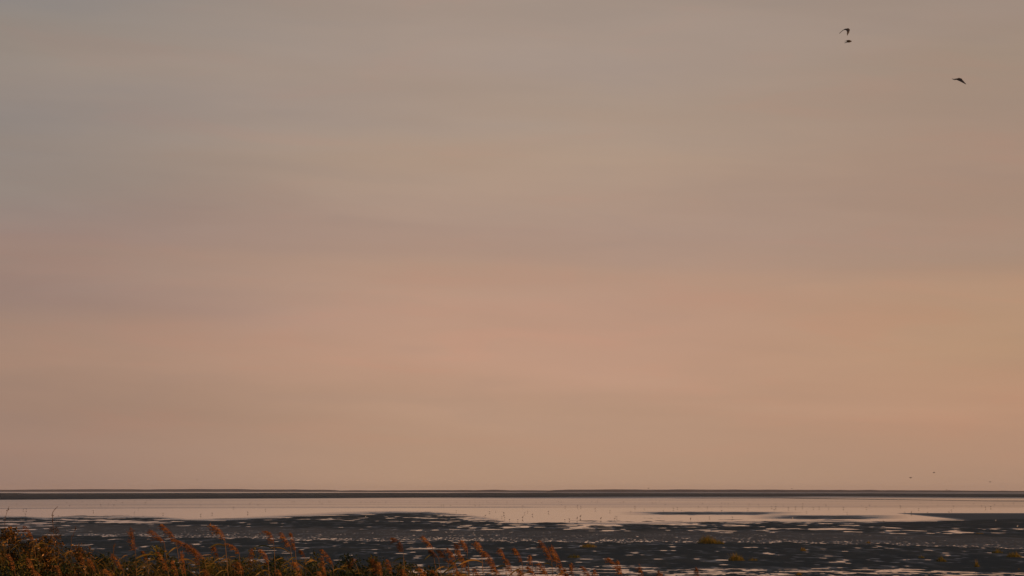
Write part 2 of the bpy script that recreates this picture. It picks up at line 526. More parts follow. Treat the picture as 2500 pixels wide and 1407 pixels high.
def leafy(name, stops, rough=0.6, trans=0.25, attr="tone", objrand=0.0):
    m, nb, p = material(name)
    a = nb.n('ShaderNodeAttribute', attribute_name=attr)
    v = a.outputs['Fac']
    if objrand:
        oi = nb.n('ShaderNodeObjectInfo')
        v = nb.math('MULTIPLY_ADD', nb.math('SUBTRACT', oi.outputs['Random'], 0.5), objrand, v, clamp=True)
    c = nb.ramp(v, stops)
    nb.l(c, p.inputs['Base Color'])
    p.inputs['Roughness'].default_value = rough
    p.inputs['Specular IOR Level'].default_value = 0.25
    tr = nb.n('ShaderNodeBsdfTranslucent')
    nb.l(c, tr.inputs[0])
    mx = nb.n('ShaderNodeMixShader'); mx.inputs[0].default_value = trans
    nb.l(p.outputs[0], mx.inputs[1]); nb.l(tr.outputs[0], mx.inputs[2])
    nb.l(mx.outputs[0], m.node_tree.nodes['Material Output'].inputs[0])
    return m


plume_m = leafy("reed_plume", [(0.0, (0.11, 0.045, 0.015, 1)), (0.5, (0.29, 0.115, 0.032, 1)), (1.0, (0.52, 0.25, 0.08, 1))], 0.8, 0.3, objrand=0.35)
rleaf_m = leafy("reed_leaf", [(0.0, (0.050, 0.058, 0.014, 1)), (0.5, (0.18, 0.125, 0.026, 1)), (1.0, (0.48, 0.27, 0.07, 1))], 0.5, 0.3, objrand=0.5)
stem_m = leafy("reed_stem", [(0.0, (0.10, 0.06, 0.025, 1)), (1.0, (0.24, 0.13, 0.05, 1))], 0.6, 0.0, objrand=0.4)
twig_m = leafy("dead_stalk", [(0.0, (0.045, 0.028, 0.018, 1)), (1.0, (0.09, 0.05, 0.03, 1))], 0.8, 0.0)
bush_orange = leafy("autumn_leaf", [(0.0, (0.020, 0.024, 0.006, 1)), (0.35, (0.090, 0.048, 0.010, 1)), (0.7, (0.19, 0.085, 0.016, 1)),
                                    (0.90, (0.34, 0.18, 0.035, 1)), (1.0, (0.80, 0.50, 0.24, 1))], 0.4, 0.2)  # autumn leaf tones; the palest stop paints sun glints into the colour
bush_green = leafy("dark_leaf", [(0.0, (0.012, 0.022, 0.006, 1)), (0.55, (0.032, 0.045, 0.010, 1)), (0.88, (0.085, 0.085, 0.018, 1)),
                                 (1.0, (0.24, 0.12, 0.04, 1))], 0.45, 0.15)
bush_olive = leafy("olive_leaf", [(0.0, (0.022, 0.030, 0.006, 1)), (0.5, (0.080, 0.075, 0.012, 1)), (1.0, (0.26, 0.16, 0.025, 1))], 0.5, 0.2)
tuft_m = leafy("marsh_grass", [(0.0, (0.040, 0.050, 0.008, 1)), (0.5, (0.13, 0.115, 0.018, 1)), (1.0, (0.30, 0.18, 0.03, 1))], 0.7, 0.3)


def set_tone(o, tones):
    a = o.data.attributes.new("tone", 'FLOAT', 'POINT')
    a.data.foreach_set("value", np.array(tones, dtype=np.float32))


def tube(pts, r0, r1, sides=5):
    vs, fs = [], []
    n = len(pts)
    for i, q in enumerate(pts):
        d = (pts[min(i + 1, n - 1)] - pts[max(i - 1, 0)]).normalized()
        a = d.cross(Vector((0.3, 1, 0.1))).normalized(); b = d.cross(a).normalized()
        r = r0 + (r1 - r0) * i / (n - 1)
        for k_ in range(sides):
            t_ = 2 * math.pi * k_ / sides
            vs.append(q + a * (math.cos(t_) * r) + b * (math.sin(t_) * r))
    for i in range(n - 1):
        for k_ in range(sides):
            fs.append((i * sides + k_, i * sides + (k_ + 1) % sides, (i + 1) * sides + (k_ + 1) % sides, (i + 1) * sides + k_))
    fs.append(tuple(range(sides))[::-1]); fs.append(tuple((n - 1) * sides + k_ for k_ in range(sides)))
    return vs, fs


def bez(a, b, c, n):
    return [a * ((1 - i / n) ** 2) + b * (2 * (i / n) * (1 - i / n)) + c * ((i / n) ** 2) for i in range(n + 1)]


class Buf:
    def __init__(s): s.v, s.f, s.t = [], [], []
    def add(s, vs, fs, tone):
        k_ = len(s.v)
        s.v += list(vs); s.f += [tuple(i + k_ for i in f) for f in fs]; s.t += [tone] * len(vs)
    def spindle(s, a, d, w, tone):
        """thin three-sided spikelet from a along d"""
        n = d.cross(Vector((random.uniform(-1, 1), random.uniform(-1, 1), random.uniform(-1, 1)))).normalized()
        m = d.cross(n).normalized()
        q = a + d * 0.45
        vs = [a, q + n * w, q - n * w * 0.5 + m * w * 0.85, q - n * w * 0.5 - m * w * 0.85, a + d]
        s.add(vs, [(0, 2, 1), (0, 3, 2), (0, 1, 3), (4, 1, 2), (4, 2, 3), (4, 3, 1)], tone)
    def ribbon(s, pts, w, tone, up=None):
        """tapered leaf blade, folded along its midrib"""
        vs, fs = [], []
        n = len(pts)
        for i, q in enumerate(pts):
            d = (pts[min(i + 1, n - 1)] - pts[max(i - 1, 0)]).normalized()
            sd_ = d.cross(up or Vector((0.5, 0.8, 0.35))).normalized()
            nn = sd_.cross(d).normalized()
            t_ = i / (n - 1)
            ww = w * (math.sin(math.pi * min(1, 0.12 + t_ * 0.88)) ** 0.6 if t_ < 0.999 else 0.02)
            vs += [q + sd_ * ww * 0.5 + nn * ww * 0.2, q, q - sd_ * ww * 0.5 + nn * ww * 0.2]
        for i in range(n - 1):
            a = i * 3
            fs += [(a, a + 1, a + 4, a + 3), (a + 1, a + 2, a + 5, a + 4)]
        s.add(vs, fs, tone)
    def obj(s, name, mat, parent):
        o = mesh_obj(name, s.v, s.f, mat, parent)
        set_tone(o, s.t)
        return o


# ------------------------------------------------------------------ reeds
def reed(tip, base, wpx, depth, label, tone=0.5, bow=0.15, leaves=4, lean=0.0, dense=1.0, group="reeds bending left along the foot of the bank"):
    T, Bp = at(tip[0], tip[1], depth), at(base[0], base[1], depth + random.uniform(-0.05, 0.05))
    L = (T - Bp).length
    gx = Bp.x + random.uniform(0.10, 0.30) + lean
    gy = depth + random.uniform(-0.1, 0.1)
    root = empty("reed", (gx, gy, dike_z(gy) - 0.02))
    tag(root, label, "reed", group)
    O_ = root.location
    T = T - O_; Bp = Bp - O_
    W = wpx / FPX * depth
    # rachis bows towards the wind side
    side = Vector((1, 0, 0.2)) if bow > 0 else Vector((-1, 0, 0.2))
    Cc = (T + Bp) / 2 + side * abs(bow) * L + Vector((0, 0, abs(bow) * L * 0.5))
    rach = bez(Bp, Cc, T, 16)
    # stem
    t0 = (rach[0] - rach[1]).normalized()
    s1_ = Bp + Vector((max(0.02, t0.x * 0.25), 0, -0.45))
    st_ = bez(Vector((0, 0, 0)), Vector((0.0, 0, 0.55 * Bp.z)), s1_, 8)[:-1] + bez(s1_, Bp + Vector((0.02, 0, -0.2)), Bp, 5)
    vs_, fs_ = tube(st_, 0.0045, 0.0026, 6)
    o = mesh_obj("stem", vs_, fs_, stem_m, root); set_tone(o, [0.5] * len(vs_))
    # plume: side branches crowded along the rachis, hanging down wind
    b = Buf()
    vs_, fs_ = tube(rach, 0.0026, 0.0010, 4)
    b.add(vs_, fs_, 0.3)
    nbr = int(max(26, 250 * L * dense))
    lumps = [random.uniform(0.45, 1.35) for _ in range(9)]
    for i in range(nbr):
        f = random.random() ** 0.9
        j = min(int(f * 16), 15)
        q = rach[j].lerp(rach[j + 1], f * 16 - j)
        d = (rach[j + 1] - rach[j]).normalized()
        prof = (math.sin(math.pi * (0.12 + 0.78 * f)) ** 0.7) * lumps[int(f * 8.99)]
        out = Vector((random.gauss(-0.75, 0.5), random.gauss(0, 0.6), random.gauss(-0.2, 0.4)))
        ln_ = W * random.uniform(0.6, 1.7) * prof + 0.014
        e = q + (d * 0.75 + out * 0.7).normalized() * ln_ + Vector((-0.15, 0, -0.40)) * ln_
        tn = min(1, max(0, random.gauss(tone, 0.26)))
        b.spindle(q, e - q, 0.0022, tn)
        for k_ in range(4):
            g_ = q.lerp(e, random.uniform(0.3, 1.05))
            dd = (e - q).normalized() * 0.4 + Vector((random.gauss(-0.3, 0.35), random.gauss(0, 0.4), random.gauss(-0.15, 0.4)))
            b.spindle(g_, dd.normalized() * random.uniform(0.010, 0.026), 0.0025, min(1, max(0, tn + random.gauss(0.05, 0.18))))
    b.obj("plume", plume_m, root)
    # blades stream to the left with drooping tips
    for i in range(leaves):
        zz = Bp.z - 0.07 - i * random.uniform(0.10, 0.17)
        fr_ = min(st_, key=lambda v: abs(v.z - zz))
        a = Vector((fr_.x, fr_.y, zz))
        ln_ = random.uniform(0.10, 0.27)
        sx = -1 if random.random() < 0.82 else 1
        e = a + Vector((sx * ln_ * random.uniform(0.6, 0.95), random.uniform(-0.12, 0.12), ln_ * random.uniform(-0.8, 0.25)))
        m_ = a.lerp(e, 0.45) + Vector((0, 0, ln_ * random.uniform(0.15, 0.40)))
        lb = Buf()
        lb.ribbon(bez(a, m_, e, 8), random.uniform(0.009, 0.017), random.uniform(0.0, 0.95))
        lb.obj("leaf", rleaf_m, root)
    return root


REEDS = [
 # tip, base, width px, depth, tone, bow, label
 ((62,1284),(82,1318),7,24.0,.45,.1,"slim rust-red reed plume leaning left above the orange shrub in the lower left corner"),
 ((323,1290),(330,1347),8,24.2,.5,.05,"tall upright narrow reed plume rising alone left of a pair of feathery ones"),
 ((369,1294),(401,1325),11,24.6,.35,.1,"dusky reed plume leaning left, lower one of a feathery pair"),
 ((398,1281),(430,1320),10,23.8,.55,.12,"orange reed plume with a knobbly top, higher one of a feathery pair"),
 ((425,1317),(500,1368),13,24.2,.4,.18,"long thin-haired brown reed plume arching over to the right"),
 ((516,1280),(549,1318),15,23.6,.6,.25,"highest reed plume, a flag of hairs hanging to the left of its curved tip"),
 ((522,1333),(532,1367),6,24.5,.45,.2,"narrow curved reddish reed plume below the highest flag-shaped plume"),
 ((556,1327),(584,1353),7,23.7,.7,.25,"bright hooked reed plume with two yellow leaves below it"),
 ((618,1342),(612,1385),7,24.2,.5,.15,"ragged upright reed plume beside a green leafy spike"),
 ((651,1296),(668,1326),10,24.5,.5,.28,"short hooked reed plume standing alone over the dark mud"),
 ((687,1298),(709,1336),7,24.2,.45,.06,"left plume of the crossed pair, leaning left"),
 ((713,1303),(721,1345),7,24.0,.5,.05,"right plume of the crossed pair, nearly upright"),
 ((638,1341),(655,1378),8,23.8,.55,.22,"rounded bowed reed plume right of the green leafy spike"),
 ((736,1344),(744,1360),4,24.6,.35,.1,"tiny faint reed plume just right of the crossed pair"),
 ((788,1342),(812,1376),7,23.9,.55,.1,"red reed plume leaning left in front of the yellow-green bush"),
 ((789,1362),(796,1412),7,23.6,.5,.03,"long upright red reed plume below the yellow-green bush"),
 ((960,1313),(984,1347),12,24.6,.15,.28,"dark brown hooked reed plume with a pale leaf streaming under it"),
 ((1035,1310),(1056,1338),7,24.3,.5,.08,"orange reed plume leaning left, first one over open mud right of the dark hooked plume"),
 ((1054,1344),(1071,1366),8,24.1,.3,.1,"dull reed plume right under the first orange one over open mud"),
 ((1072,1342),(1093,1372),7,24.0,.55,.15,"thin-tipped orange reed plume left of the cluster of three"),
 ((1097,1341),(1111,1366),8,24.2,.4,.08,"reed plume leaning left below the faint dusky one"),
 ((1116,1344),(1136,1385),6,23.9,.5,.2,"thin bowed reed plume right of centre of the cluster of three"),
 ((1131,1320),(1141,1350),8,24.0,.5,.2,"upright reed plume with a lumpy top, highest of the cluster of three"),
 ((1117,1329),(1124,1348),8,24.8,.2,.1,"faint dusky reed plume close behind the highest of the cluster"),
 ((1166,1323),(1176,1357),12,23.7,.75,.3,"fat bright orange reed plume with a curled top"),
 ((1186,1347),(1212,1396),13,23.8,.5,.15,"broad heavy reed plume sloping down to the right of the fat orange one"),
 ((1223,1341),(1233,1366),8,24.1,.5,.12,"small oval reed plume right of the broad heavy one"),
 ((1240,1365),(1250,1402),8,23.9,.6,.1,"reed plume with a twisted pale stalk below the small oval one"),
 ((1258,1339),(1274,1372),8,24.2,.5,.12,"forked-looking reed plume leaning left beside a bright puddle"),
 ((1298,1357),(1299,1381),9,24.3,.65,.05,"short stubby upright orange reed plume standing on its own"),
 ((1323,1323),(1346,1368),10,24.3,.3,.12,"brown reed plume leaning left, just behind the biggest plume"),
 ((1348,1332),(1378,1412),13,23.6,.55,.10,"biggest reed plume, a long orange brush leaning left in front of the pools"),
 ((1397,1378),(1400,1412),6,24.2,.5,.03,"slim upright reed plume right of the biggest plume"),
 ((1424,1383),(1442,1412),8,24.0,.4,.12,"blunt brown reed plume leaning left over the pools"),
 ((1485,1360),(1518,1402),7,24.1,.35,.08,"long thin reed plume leaning far left near the right end of the reeds"),
 ((1511,1370),(1518,1402),5,24.3,.4,.05,"small pointed reed plume touching the long thin one"),
 ((1564,1381),(1572,1414),8,24.0,.5,.05,"reed plume standing alone near the right end of the reeds"),
 ((1612,1395),(1622,1420),6,24.1,.5,.08,"tip of a reed plume at the bottom edge, second from the right"),
 ((1703,1388),(1708,1418),6,24.4,.35,.05,"faint tip of a reed plume at the bottom edge, last one on the right"),
 ((1102,1366),(1117,1398),9,23.8,.55,.15,"drooping reed plume under the cluster of three"),
 ((1140,1372),(1146,1396),8,24.0,.45,.1,"soft short reed plume low under the highest of the cluster"),
 ((24,1355),(36,1390),6,23.4,.4,.1,"red reed plume in the dark lower left corner of the picture"),
 ((71,1363),(83,1392),6,23.5,.5,.1,"small reed plume low in the shade of the orange shrub"),
 ((143,1382),(152,1414),8,23.4,.6,.1,"reed plume standing at the bottom edge below the tall dead stalk"),
 ((84,1392),(104,1418),9,23.3,.55,.2,"reed plume cut by the bottom edge near the left corner"),
 ((199,1351),(206,1380),6,23.7,.35,.05,"dim narrow reed plume among the red-brown leaves"),
 ((221,1366),(232,1394),7,23.5,.5,.15,"reed plume in front of the dip between shrub and green hedge"),
 ((258,1390),(280,1418),12,23.3,.7,.2,"bushy pink-brown reed plume cut by the bottom edge"),
 ((277,1355),(300,1392),6,23.8,.45,.08,"long reed plume leaning left beneath the dark leafy spike"),
 ((352,1346),(360,1370),6,24.4,.4,.08,"narrow reed plume low under the taller upright one"),
 ((389,1349),(410,1394),8,23.7,.55,.1,"reed plume with a red knob under the feathery pair"),
 ((424,1372),(434,1404),6,23.4,.45,.05,"thin upright reed plume in the dark gap below the brown arching one"),
 ((446,1347),(453,1404),6,23.6,.5,.03,"very long straight reed plume below the brown arching one"),
 ((477,1344),(486,1380),8,23.9,.45,.15,"loose reed plume at the right foot of the brown arching one"),
 ((500,1390),(516,1418),10,23.3,.4,.2,"wide reed plume cut by the bottom edge under the narrow curved one"),
 ((583,1372),(594,1404),9,23.6,.3,.15,"dull brown reed plume in deep shade under the bright hooked one"),
 ((682,1393),(688,1420),9,23.3,.8,.2,"pale orange reed plume cut by the bottom edge left of the long dark gap"),
 ((722,1373),(738,1412),8,23.5,.6,.1,"red reed plume before the dark bushes under the crossed pair"),
 ((783,1396),(790,1420),8,23.2,.7,.1,"rosy reed plume tip at the bottom edge under the long upright one"),
 ((866,1366),(858,1392),7,24.0,.5,-.1,"reed plume bent to the right among dark bushes"),
 ((913,1366),(921,1404),7,23.8,.4,.1,"leftmost of three reed plumes in a row before the last dark bushes"),
 ((929,1374),(933,1412),7,23.5,.65,.05,"middle one of three reed plumes in a row before the last dark bushes"),
 ((949,1368),(957,1402),8,23.7,.45,.1,"rightmost of three reed plumes in a row before the last dark bushes"),
 ((985,1390),(998,1416),8,23.4,.7,.1,"reed plume cut by the bottom edge under the yellow hanging leaf"),
 ((1028,1386),(1044,1418),10,23.4,.65,.1,"rough reed plume at the bottom edge right of the last dark bush"),
 ((1058,1393),(1072,1420),9,23.5,.5,.12,"reed plume lying low at the bottom edge beside the rough one"),
 ((1118,1394),(1134,1420),9,23.3,.6,.15,"reed plume at the bottom edge under the drooping one"),
 ((1163,1390),(1176,1420),9,23.5,.5,.1,"reed plume at the bottom edge below the fat orange one"),
 ((1208,1386),(1226,1418),9,23.5,.55,.15,"reed plume at the bottom edge below the broad heavy one"),
 ((1270,1390),(1284,1420),9,23.4,.6,.1,"reed plume at the bottom edge left of the short stubby one"),
 ((1292,1384),(1312,1418),8,23.6,.4,.12,"dark-streaked reed plume at the bottom edge under the short stubby one"),
 ((1316,1372),(1338,1408),9,23.9,.5,.12,"ruffled reed plume just left of the foot of the biggest plume"),
 ((1382,1392),(1392,1420),7,23.8,.35,.1,"dim reed plume at the right foot of the biggest plume"),
 ((1455,1394),(1462,1420),6,24.0,.5,.08,"reed plume tip at the bottom edge between the blunt brown and the long thin one"),
]
for (tip, base, w, dep, tone, bow, lab) in REEDS:
    reed(tip, base, w, dep, lab, tone, bow, leaves=3 if base[1] > 1400 else 4)


# ------------------------------------------------------------------ shrubs
def shrub(cx, top, hw, depth, mat, n, leaf, label, squash=0.6, red=0.0, name="shrub"):
    T = at(cx, top, depth)
    W = hw / FPX * depth
    gz = dike_z(depth)
    root = empty(name, (T.x, depth, gz - 0.02))
    tag(root, label, "shrub", "shrubs at the foot of the bank")
    H = T.z - gz
    # woody stems forking upward
    tips = []
    sb = Buf()
    for i in range(9):
        a = random.uniform(0, 6.283); r_ = W * random.uniform(0.2, 0.85)
        e = Vector((math.cos(a) * r_, math.sin(a) * r_ * 0.8, H * random.uniform(0.72, 0.97) * (1 - 0.25 * (r_ / W) ** 2)))
        s_ = Vector((math.cos(a) * 0.04, math.sin(a) * 0.04, 0))
        vs_, fs_ = tube(bez(s_, s_.lerp(e, 0.5) + Vector((0, 0, H * 0.12)), e, 6), 0.010, 0.0025, 5)
        sb.add(vs_, fs_, 0.4)
        tips.append(e)
    sb.obj("stem", twig_m, root)
    clumps = []
    for i in range(60):
        a = random.uniform(0, 6.283); r_ = W * 1.05 * math.sqrt(random.random())
        zt = H * (1 - 0.16 * (r_ / W) ** 2) - random.random() ** 1.6 * 0.75 - 0.05
        clumps.append((Vector((math.cos(a) * r_, math.sin(a) * r_ * 0.9, zt)), random.uniform(0.06, 0.13)))
    clumps.append((Vector((0, 0, H - 0.06)), 0.07))
    b = Buf()
    for i in range(int(n * 2.6)):
        c_, rr = random.choice(clumps)
        d = Vector((random.gauss(0, 1), random.gauss(0, 1), random.gauss(0, 0.8))).normalized() * rr * random.random() ** 0.4
        q = c_ + d
        if q.z > H: q.z = H - random.random() * 0.05
        ll = leaf * random.uniform(0.45, 1.0)
        dr = (d * 2 + Vector((random.gauss(-0.15, 0.25), random.gauss(0, 0.3), random.gauss(0.02, 0.2)))).normalized()
        sd_ = dr.cross(Vector((random.gauss(0, 1), random.gauss(0, 1), random.gauss(0.6, 0.6)))).normalized()
        nn = dr.cross(sd_)
        w_ = ll * 0.27
        tn = min(1, max(0, random.gauss(0.42, 0.26) + red))
        vs_ = [q, q + dr * ll * 0.35 + sd_ * w_ + nn * w_ * .3, q + dr * ll * 0.5, q + dr * ll * 0.35 - sd_ * w_ + nn * w_ * .3,
               q + dr * ll * 0.75 + sd_ * w_ * 0.7, q + dr * ll * 0.75 - sd_ * w_ * 0.7, q + dr * ll]
        b.add(vs_, [(0, 1, 2), (0, 2, 3), (1, 4, 2), (2, 5, 3), (2, 4, 6), (2, 6, 5)], tn)
    b.obj("foliage", mat, root)
    return root


SH = [
 (30,1283,72,24.9,bush_orange,2600,.042,"orange-leaved shrub with yellow glints filling the lower left corner"),
 (112,1304,58,24.7,bush_orange,2200,.040,"rusty leafy shrub in front of the tall dead stalk"),
 (190,1326,50,24.6,bush_orange,2000,.038,"red-brown shrub with shiny leaf tips right of the tall dead stalk"),
 (60,1352,80,24.0,bush_olive,2200,.040,"dark olive undergrowth below the orange-leaved corner shrub"),
 (250,1347,52,24.9,bush_green,2000,.038,"low dark green bush right of the red-brown shrub"),
 (150,1372,80,23.9,bush_green,2000,.038,"deep green bush at the bottom edge below the tall dead stalk"),
 (330,1352,48,24.8,bush_green,1800,.036,"dark bush at the foot of the tall upright reed plume"),
 (388,1326,26,24.9,bush_olive,700,.050,"olive bush with broad loose leaves poking up under the feathery reed pair"),
 (425,1356,55,24.7,bush_green,2000,.038,"dark leafy bush behind the brown arching reed plume"),
 (280,1382,80,23.9,bush_olive,1900,.040,"brownish undergrowth at the bottom edge, right of the deep green bush"),
 (505,1356,48,24.8,bush_olive,1800,.040,"olive bush beneath the highest flag-shaped reed plume"),
 (585,1356,46,24.8,bush_green,1800,.038,"dark bush between the bright hooked reed plume and the leafy spike"),
 (622,1333,11,24.7,bush_olive,420,.036,"narrow green leafy spike standing up between two reed plumes"),
 (430,1388,90,23.9,bush_olive,2000,.042,"yellowish undergrowth at the bottom edge below the olive bush"),
 (675,1354,52,24.8,bush_green,2000,.038,"wide dark bush below the crossed pair of reed plumes"),
 (775,1340,34,25.2,bush_olive,1300,.036,"soft yellow-green bush beside the red leaning reed plume"),
 (765,1362,60,24.5,bush_green,2000,.038,"black-green bush in front of the soft yellow-green one"),
 (600,1388,95,23.9,bush_green,2000,.042,"dark undergrowth at the bottom edge below the leafy spike"),
 (845,1349,46,24.8,bush_green,1900,.036,"bush with a small pointed top right of the yellow-green one"),
 (915,1352,42,24.8,bush_olive,1700,.036,"brown-topped bush left of the dark hooked reed plume"),
 (985,1368,46,24.7,bush_green,1800,.040,"low dark bush under the dark hooked reed plume"),
 (850,1385,110,24.0,bush_green,2200,.042,"dark bush at the bottom edge below the pointed-topped one"),
 (1055,1378,42,24.7,bush_green,1500,.040,"last dark bush, low and thin, before the open pools"),
 (20,1388,80,23.6,bush_green,2000,.042,"dark thicket in the very bottom left corner"),
 (215,1396,70,23.7,bush_olive,1700,.042,"olive thicket at the bottom edge between two cut-off reed plumes"),
 (345,1398,70,23.7,bush_green,1700,.042,"green thicket at the bottom edge under the feathery reed pair"),
 (520,1396,70,23.7,bush_olive,1700,.042,"olive thicket at the bottom edge under the highest reed plume"),
 (700,1380,70,23.9,bush_olive,1900,.040,"olive thicket right under the crossed pair of reed plumes"),
 (945,1385,60,23.9,bush_green,1900,.040,"green thicket behind the row of three low reed plumes"),
 (1020,1398,60,23.8,bush_olive,1500,.040,"olive thicket at the bottom edge under the last dark bush"),
 (1130,1396,50,24.6,bush_olive,1200,.040,"sprawling greenish bush at the bottom edge under the cluster of three reed plumes"),
]
for (cx, top, hw, dep, mt, n, lf, lab) in SH:
    shrub(cx, top, hw, dep, mt, n, lf, lab)


# ------------------------------------------------------------------ fine grass and blades filling the hedge
def hedge_top(u):
    return float(ip(u, [(-500, 1330), (0, 1312), (100, 1322), (180, 1342), (300, 1358), (700, 1360), (950, 1370), (1080, 1386), (1300, 1400), (1600, 1409), (3200, 1425)]))


for (nm, mt, cnt, lab) in (("fine_grass", rleaf_m, 1500, "golden fine grass blades filling the gaps between shrubs and reeds"),):
    b = Buf()
    for i in range(cnt):
        u = random.triangular(-450, 1500, 350) if random.random() < 0.9 else random.uniform(-500, 2600)
        dep = random.uniform(24.0, 25.6)
        tp = hedge_top(u) + abs(random.gauss(0, 30)) + random.uniform(-8, 8)
        T = at(u, tp, dep)
        ln_ = random.uniform(0.25, 0.65)
        base = Vector((T.x + random.uniform(-0.06, 0.30), dep + random.uniform(-.08, .08), T.z - ln_))
        m_ = Vector((base.x, base.y, T.z - ln_ * 0.15))
        b.ribbon(bez(base, m_, T, 5), random.uniform(0.004, 0.009), min(1, max(0, random.gauss(0.42, 0.28))))
        if random.random() < 0.35:      # hanging tip
            e = T + Vector((-random.uniform(0.03, 0.09), 0, -random.uniform(0.0, 0.06)))
            b.ribbon(bez(T, T.lerp(e, 0.5) + Vector((0, 0, 0.015)), e, 3), 0.006, min(1, max(0, random.gauss(0.6, 0.25))))
    o = b.obj(nm, mt, None)
    tag(o, lab, kind="stuff")

# ------------------------------------------------------------------ dead stalks
def stalk(pts, depth, r, label, twigs):
    P = [at(x, y, depth) for x, y in pts]
    g0 = Vector((P[-1].x + 0.03, depth, dike_z(depth) - 0.02))
    root = empty("dead_stalk", g0)
    tag(root, label, "dead stalk")
    Q = [q - g0 for q in P][::-1]
    full = [Vector((0, 0, 0)), Vector((0.0, 0, Q[0].z * 0.5))] + Q
    sm = []
    for i in range(len(full) - 1):
        for k_ in range(4):
            p0, p1, p2, p3 = full[max(i - 1, 0)], full[i], full[i + 1], full[min(i + 2, len(full) - 1)]
            t_ = k_ / 4
            sm.append(0.5 * ((2 * p1) + (p2 - p0) * t_ + (2 * p0 - 5 * p1 + 4 * p2 - p3) * t_ ** 2 + (3 * p1 - p0 - 3 * p2 + p3) * t_ ** 3))
    sm.append(full[-1])
    vs_, fs_ = tube(sm, r * 1.5, r * 0.75, 6)
    o = mesh_obj("stem", vs_, fs_, twig_m, root); set_tone(o, [0.5] * len(vs_))
    b = Buf()
    for (y0, y1, n, ln_) in twigs:
        z0, z1 = at(0, y0, depth).z - g0.z, at(0, y1, depth).z - g0.z
        for i in range(n):
            zz = random.uniform(z1, z0)
            q = min(sm, key=lambda v: abs(v.z - zz)).copy(); q.z = zz
            d = Vector((random.choice((-1, 1)) * random.uniform(0.5, 1), random.uniform(-0.6, 0.6), random.uniform(0.0, 0.5))) * ln_
            e = q + d
            vs_, fs_ = tube([q, q.lerp(e, 0.5) + Vector((0, 0, -0.003)), e], 0.0012, 0.0008, 4)
            b.add(vs_, fs_, 0.3)
            for k_ in range(3):
                b.spindle(q.lerp(e, random.uniform(0.5, 1.0)), Vector((random.gauss(0, .4), random.gauss(0, .4), 1)).normalized() * 0.012, 0.004, 0.4)
    if b.v: b.obj("seed_twigs", twig_m, root)


stalk([(141, 1237), (135, 1243), (129, 1251), (128, 1262), (129, 1280), (131, 1300), (136, 1322), (142, 1345)], 24.3, 0.0032,
      "tall bare dead stalk with hooked top and dark twigs, reaching into the pale water", [(1290, 1320, 34, 0.055), (1245, 1290, 5, 0.012)])
stalk([(185, 1284), (182, 1296), (178, 1310), (174, 1330)], 24.5, 0.0024, "thin dim dead stalk leaning right of the tall hooked one", [(1290, 1312, 4, 0.015)])
stalk([(22, 1237), (18, 1248), (14, 1262), (12, 1290)], 25.0, 0.0022, "faint thin dead stalk at the far left edge above the orange shrub", [(1240, 1262, 3, 0.012)])
stalk([(281, 1326), (279, 1336), (277, 1352)], 24.4, 0.0050, "short dark leafy spike left of the tall upright reed plume", [])


# ------------------------------------------------------------------ tufts of marsh grass on the mud
def tuft(px, py, wpx, hpx, n, label, tone=0.5):
    g_ = ground_at(px, py)
    s_ = g_.y / FPX
    W, H = wpx * s_ / 2, hpx * s_
    root = g_
    b = Buf()
    for i in range(n):
        a = random.uniform(0, 6.283); r_ = W * (random.random() ** 0.65) * (1.0 if random.random() < 0.9 or n > 500 else 1.2)
        q = Vector((math.cos(a) * r_, math.sin(a) * r_ * 1.2, -0.02))
        h = H * max(0.15, 1 - 0.6 * (r_ / W) ** 2) * random.uniform(0.35, 1.25) * (0.7 + 0.5 * math.sin(a * 2 + W * 9 + r_ * 6) ** 2)
        e = q + Vector((random.gauss(-0.12, 0.22) * h, random.gauss(0, 0.2) * h, h))
        m_ = q.lerp(e, 0.5) + Vector((random.gauss(0, 0.05), 0, 0.08 * h))
        b.ribbon(bez(q, m_, e, 4), 0.020, min(1, max(0, random.gauss(tone, 0.22))), Vector((random.gauss(0, 1), random.gauss(0, 1), 0.1)))
    o = b.obj("marsh_grass_tuft", tuft_m, None)
    o.location = root
    tag(o, label, "grass tuft", "tufts of marsh grass on the mud")


TU = [
 (1728,1328,52,18,900,.60,"biggest yellow-green grass tuft, on the rim of the glistening mud"),
 (1757,1329,24,10,240,.50,"low straggling grass tuft touching the right side of the biggest one"),
 (1437,1337,42,9,760,.62,"flat bright grass tuft above the biggest reed plume"),
 (1402,1362,34,9,260,.30,"dim brownish grass tuft just above a long puddle"),
 (1798,1370,38,17,560,.58,"upright orange-green grass tuft below the biggest one"),
 (1838,1370,26,9,120,.45,"thin row of grass blades right of the upright orange-green tuft"),
 (1961,1346,16,9,170,.75,"small orange grass tuft alone near the middle of the right half"),
 (2120,1327,10,6,70,.8,"tiny reddish grass tuft in the glistening mud strip"),
 (2392,1304,22,4,130,.7,"low yellow grass tuft beside the long streaky pools near the right edge"),
 (2476,1361,36,13,460,.62,"orange grass tuft near the right edge, larger of a neighbouring two"),
 (2436,1351,28,10,220,.35,"greener grass tuft near the right edge, smaller of a neighbouring two"),
 (2250,1363,16,7,110,.4,"dark low grass tuft left of a greenish neighbour"),
 (2298,1372,26,14,220,.42,"greenish grass tuft left of a bright lens-shaped puddle"),
 (2385,1385,12,16,110,.55,"slender upright grass tuft above two small puddles"),
 (2488,1392,10,5,60,.8,"tiny red grass tuft in the lower right corner"),
 (1950,1404,16,7,120,.8,"orange grass tuft at the bottom edge among the bright pools"),
]
for (px, py, w, h, n, tn, lab) in TU:
    tuft(px, py, w, h, n, lab, tn)

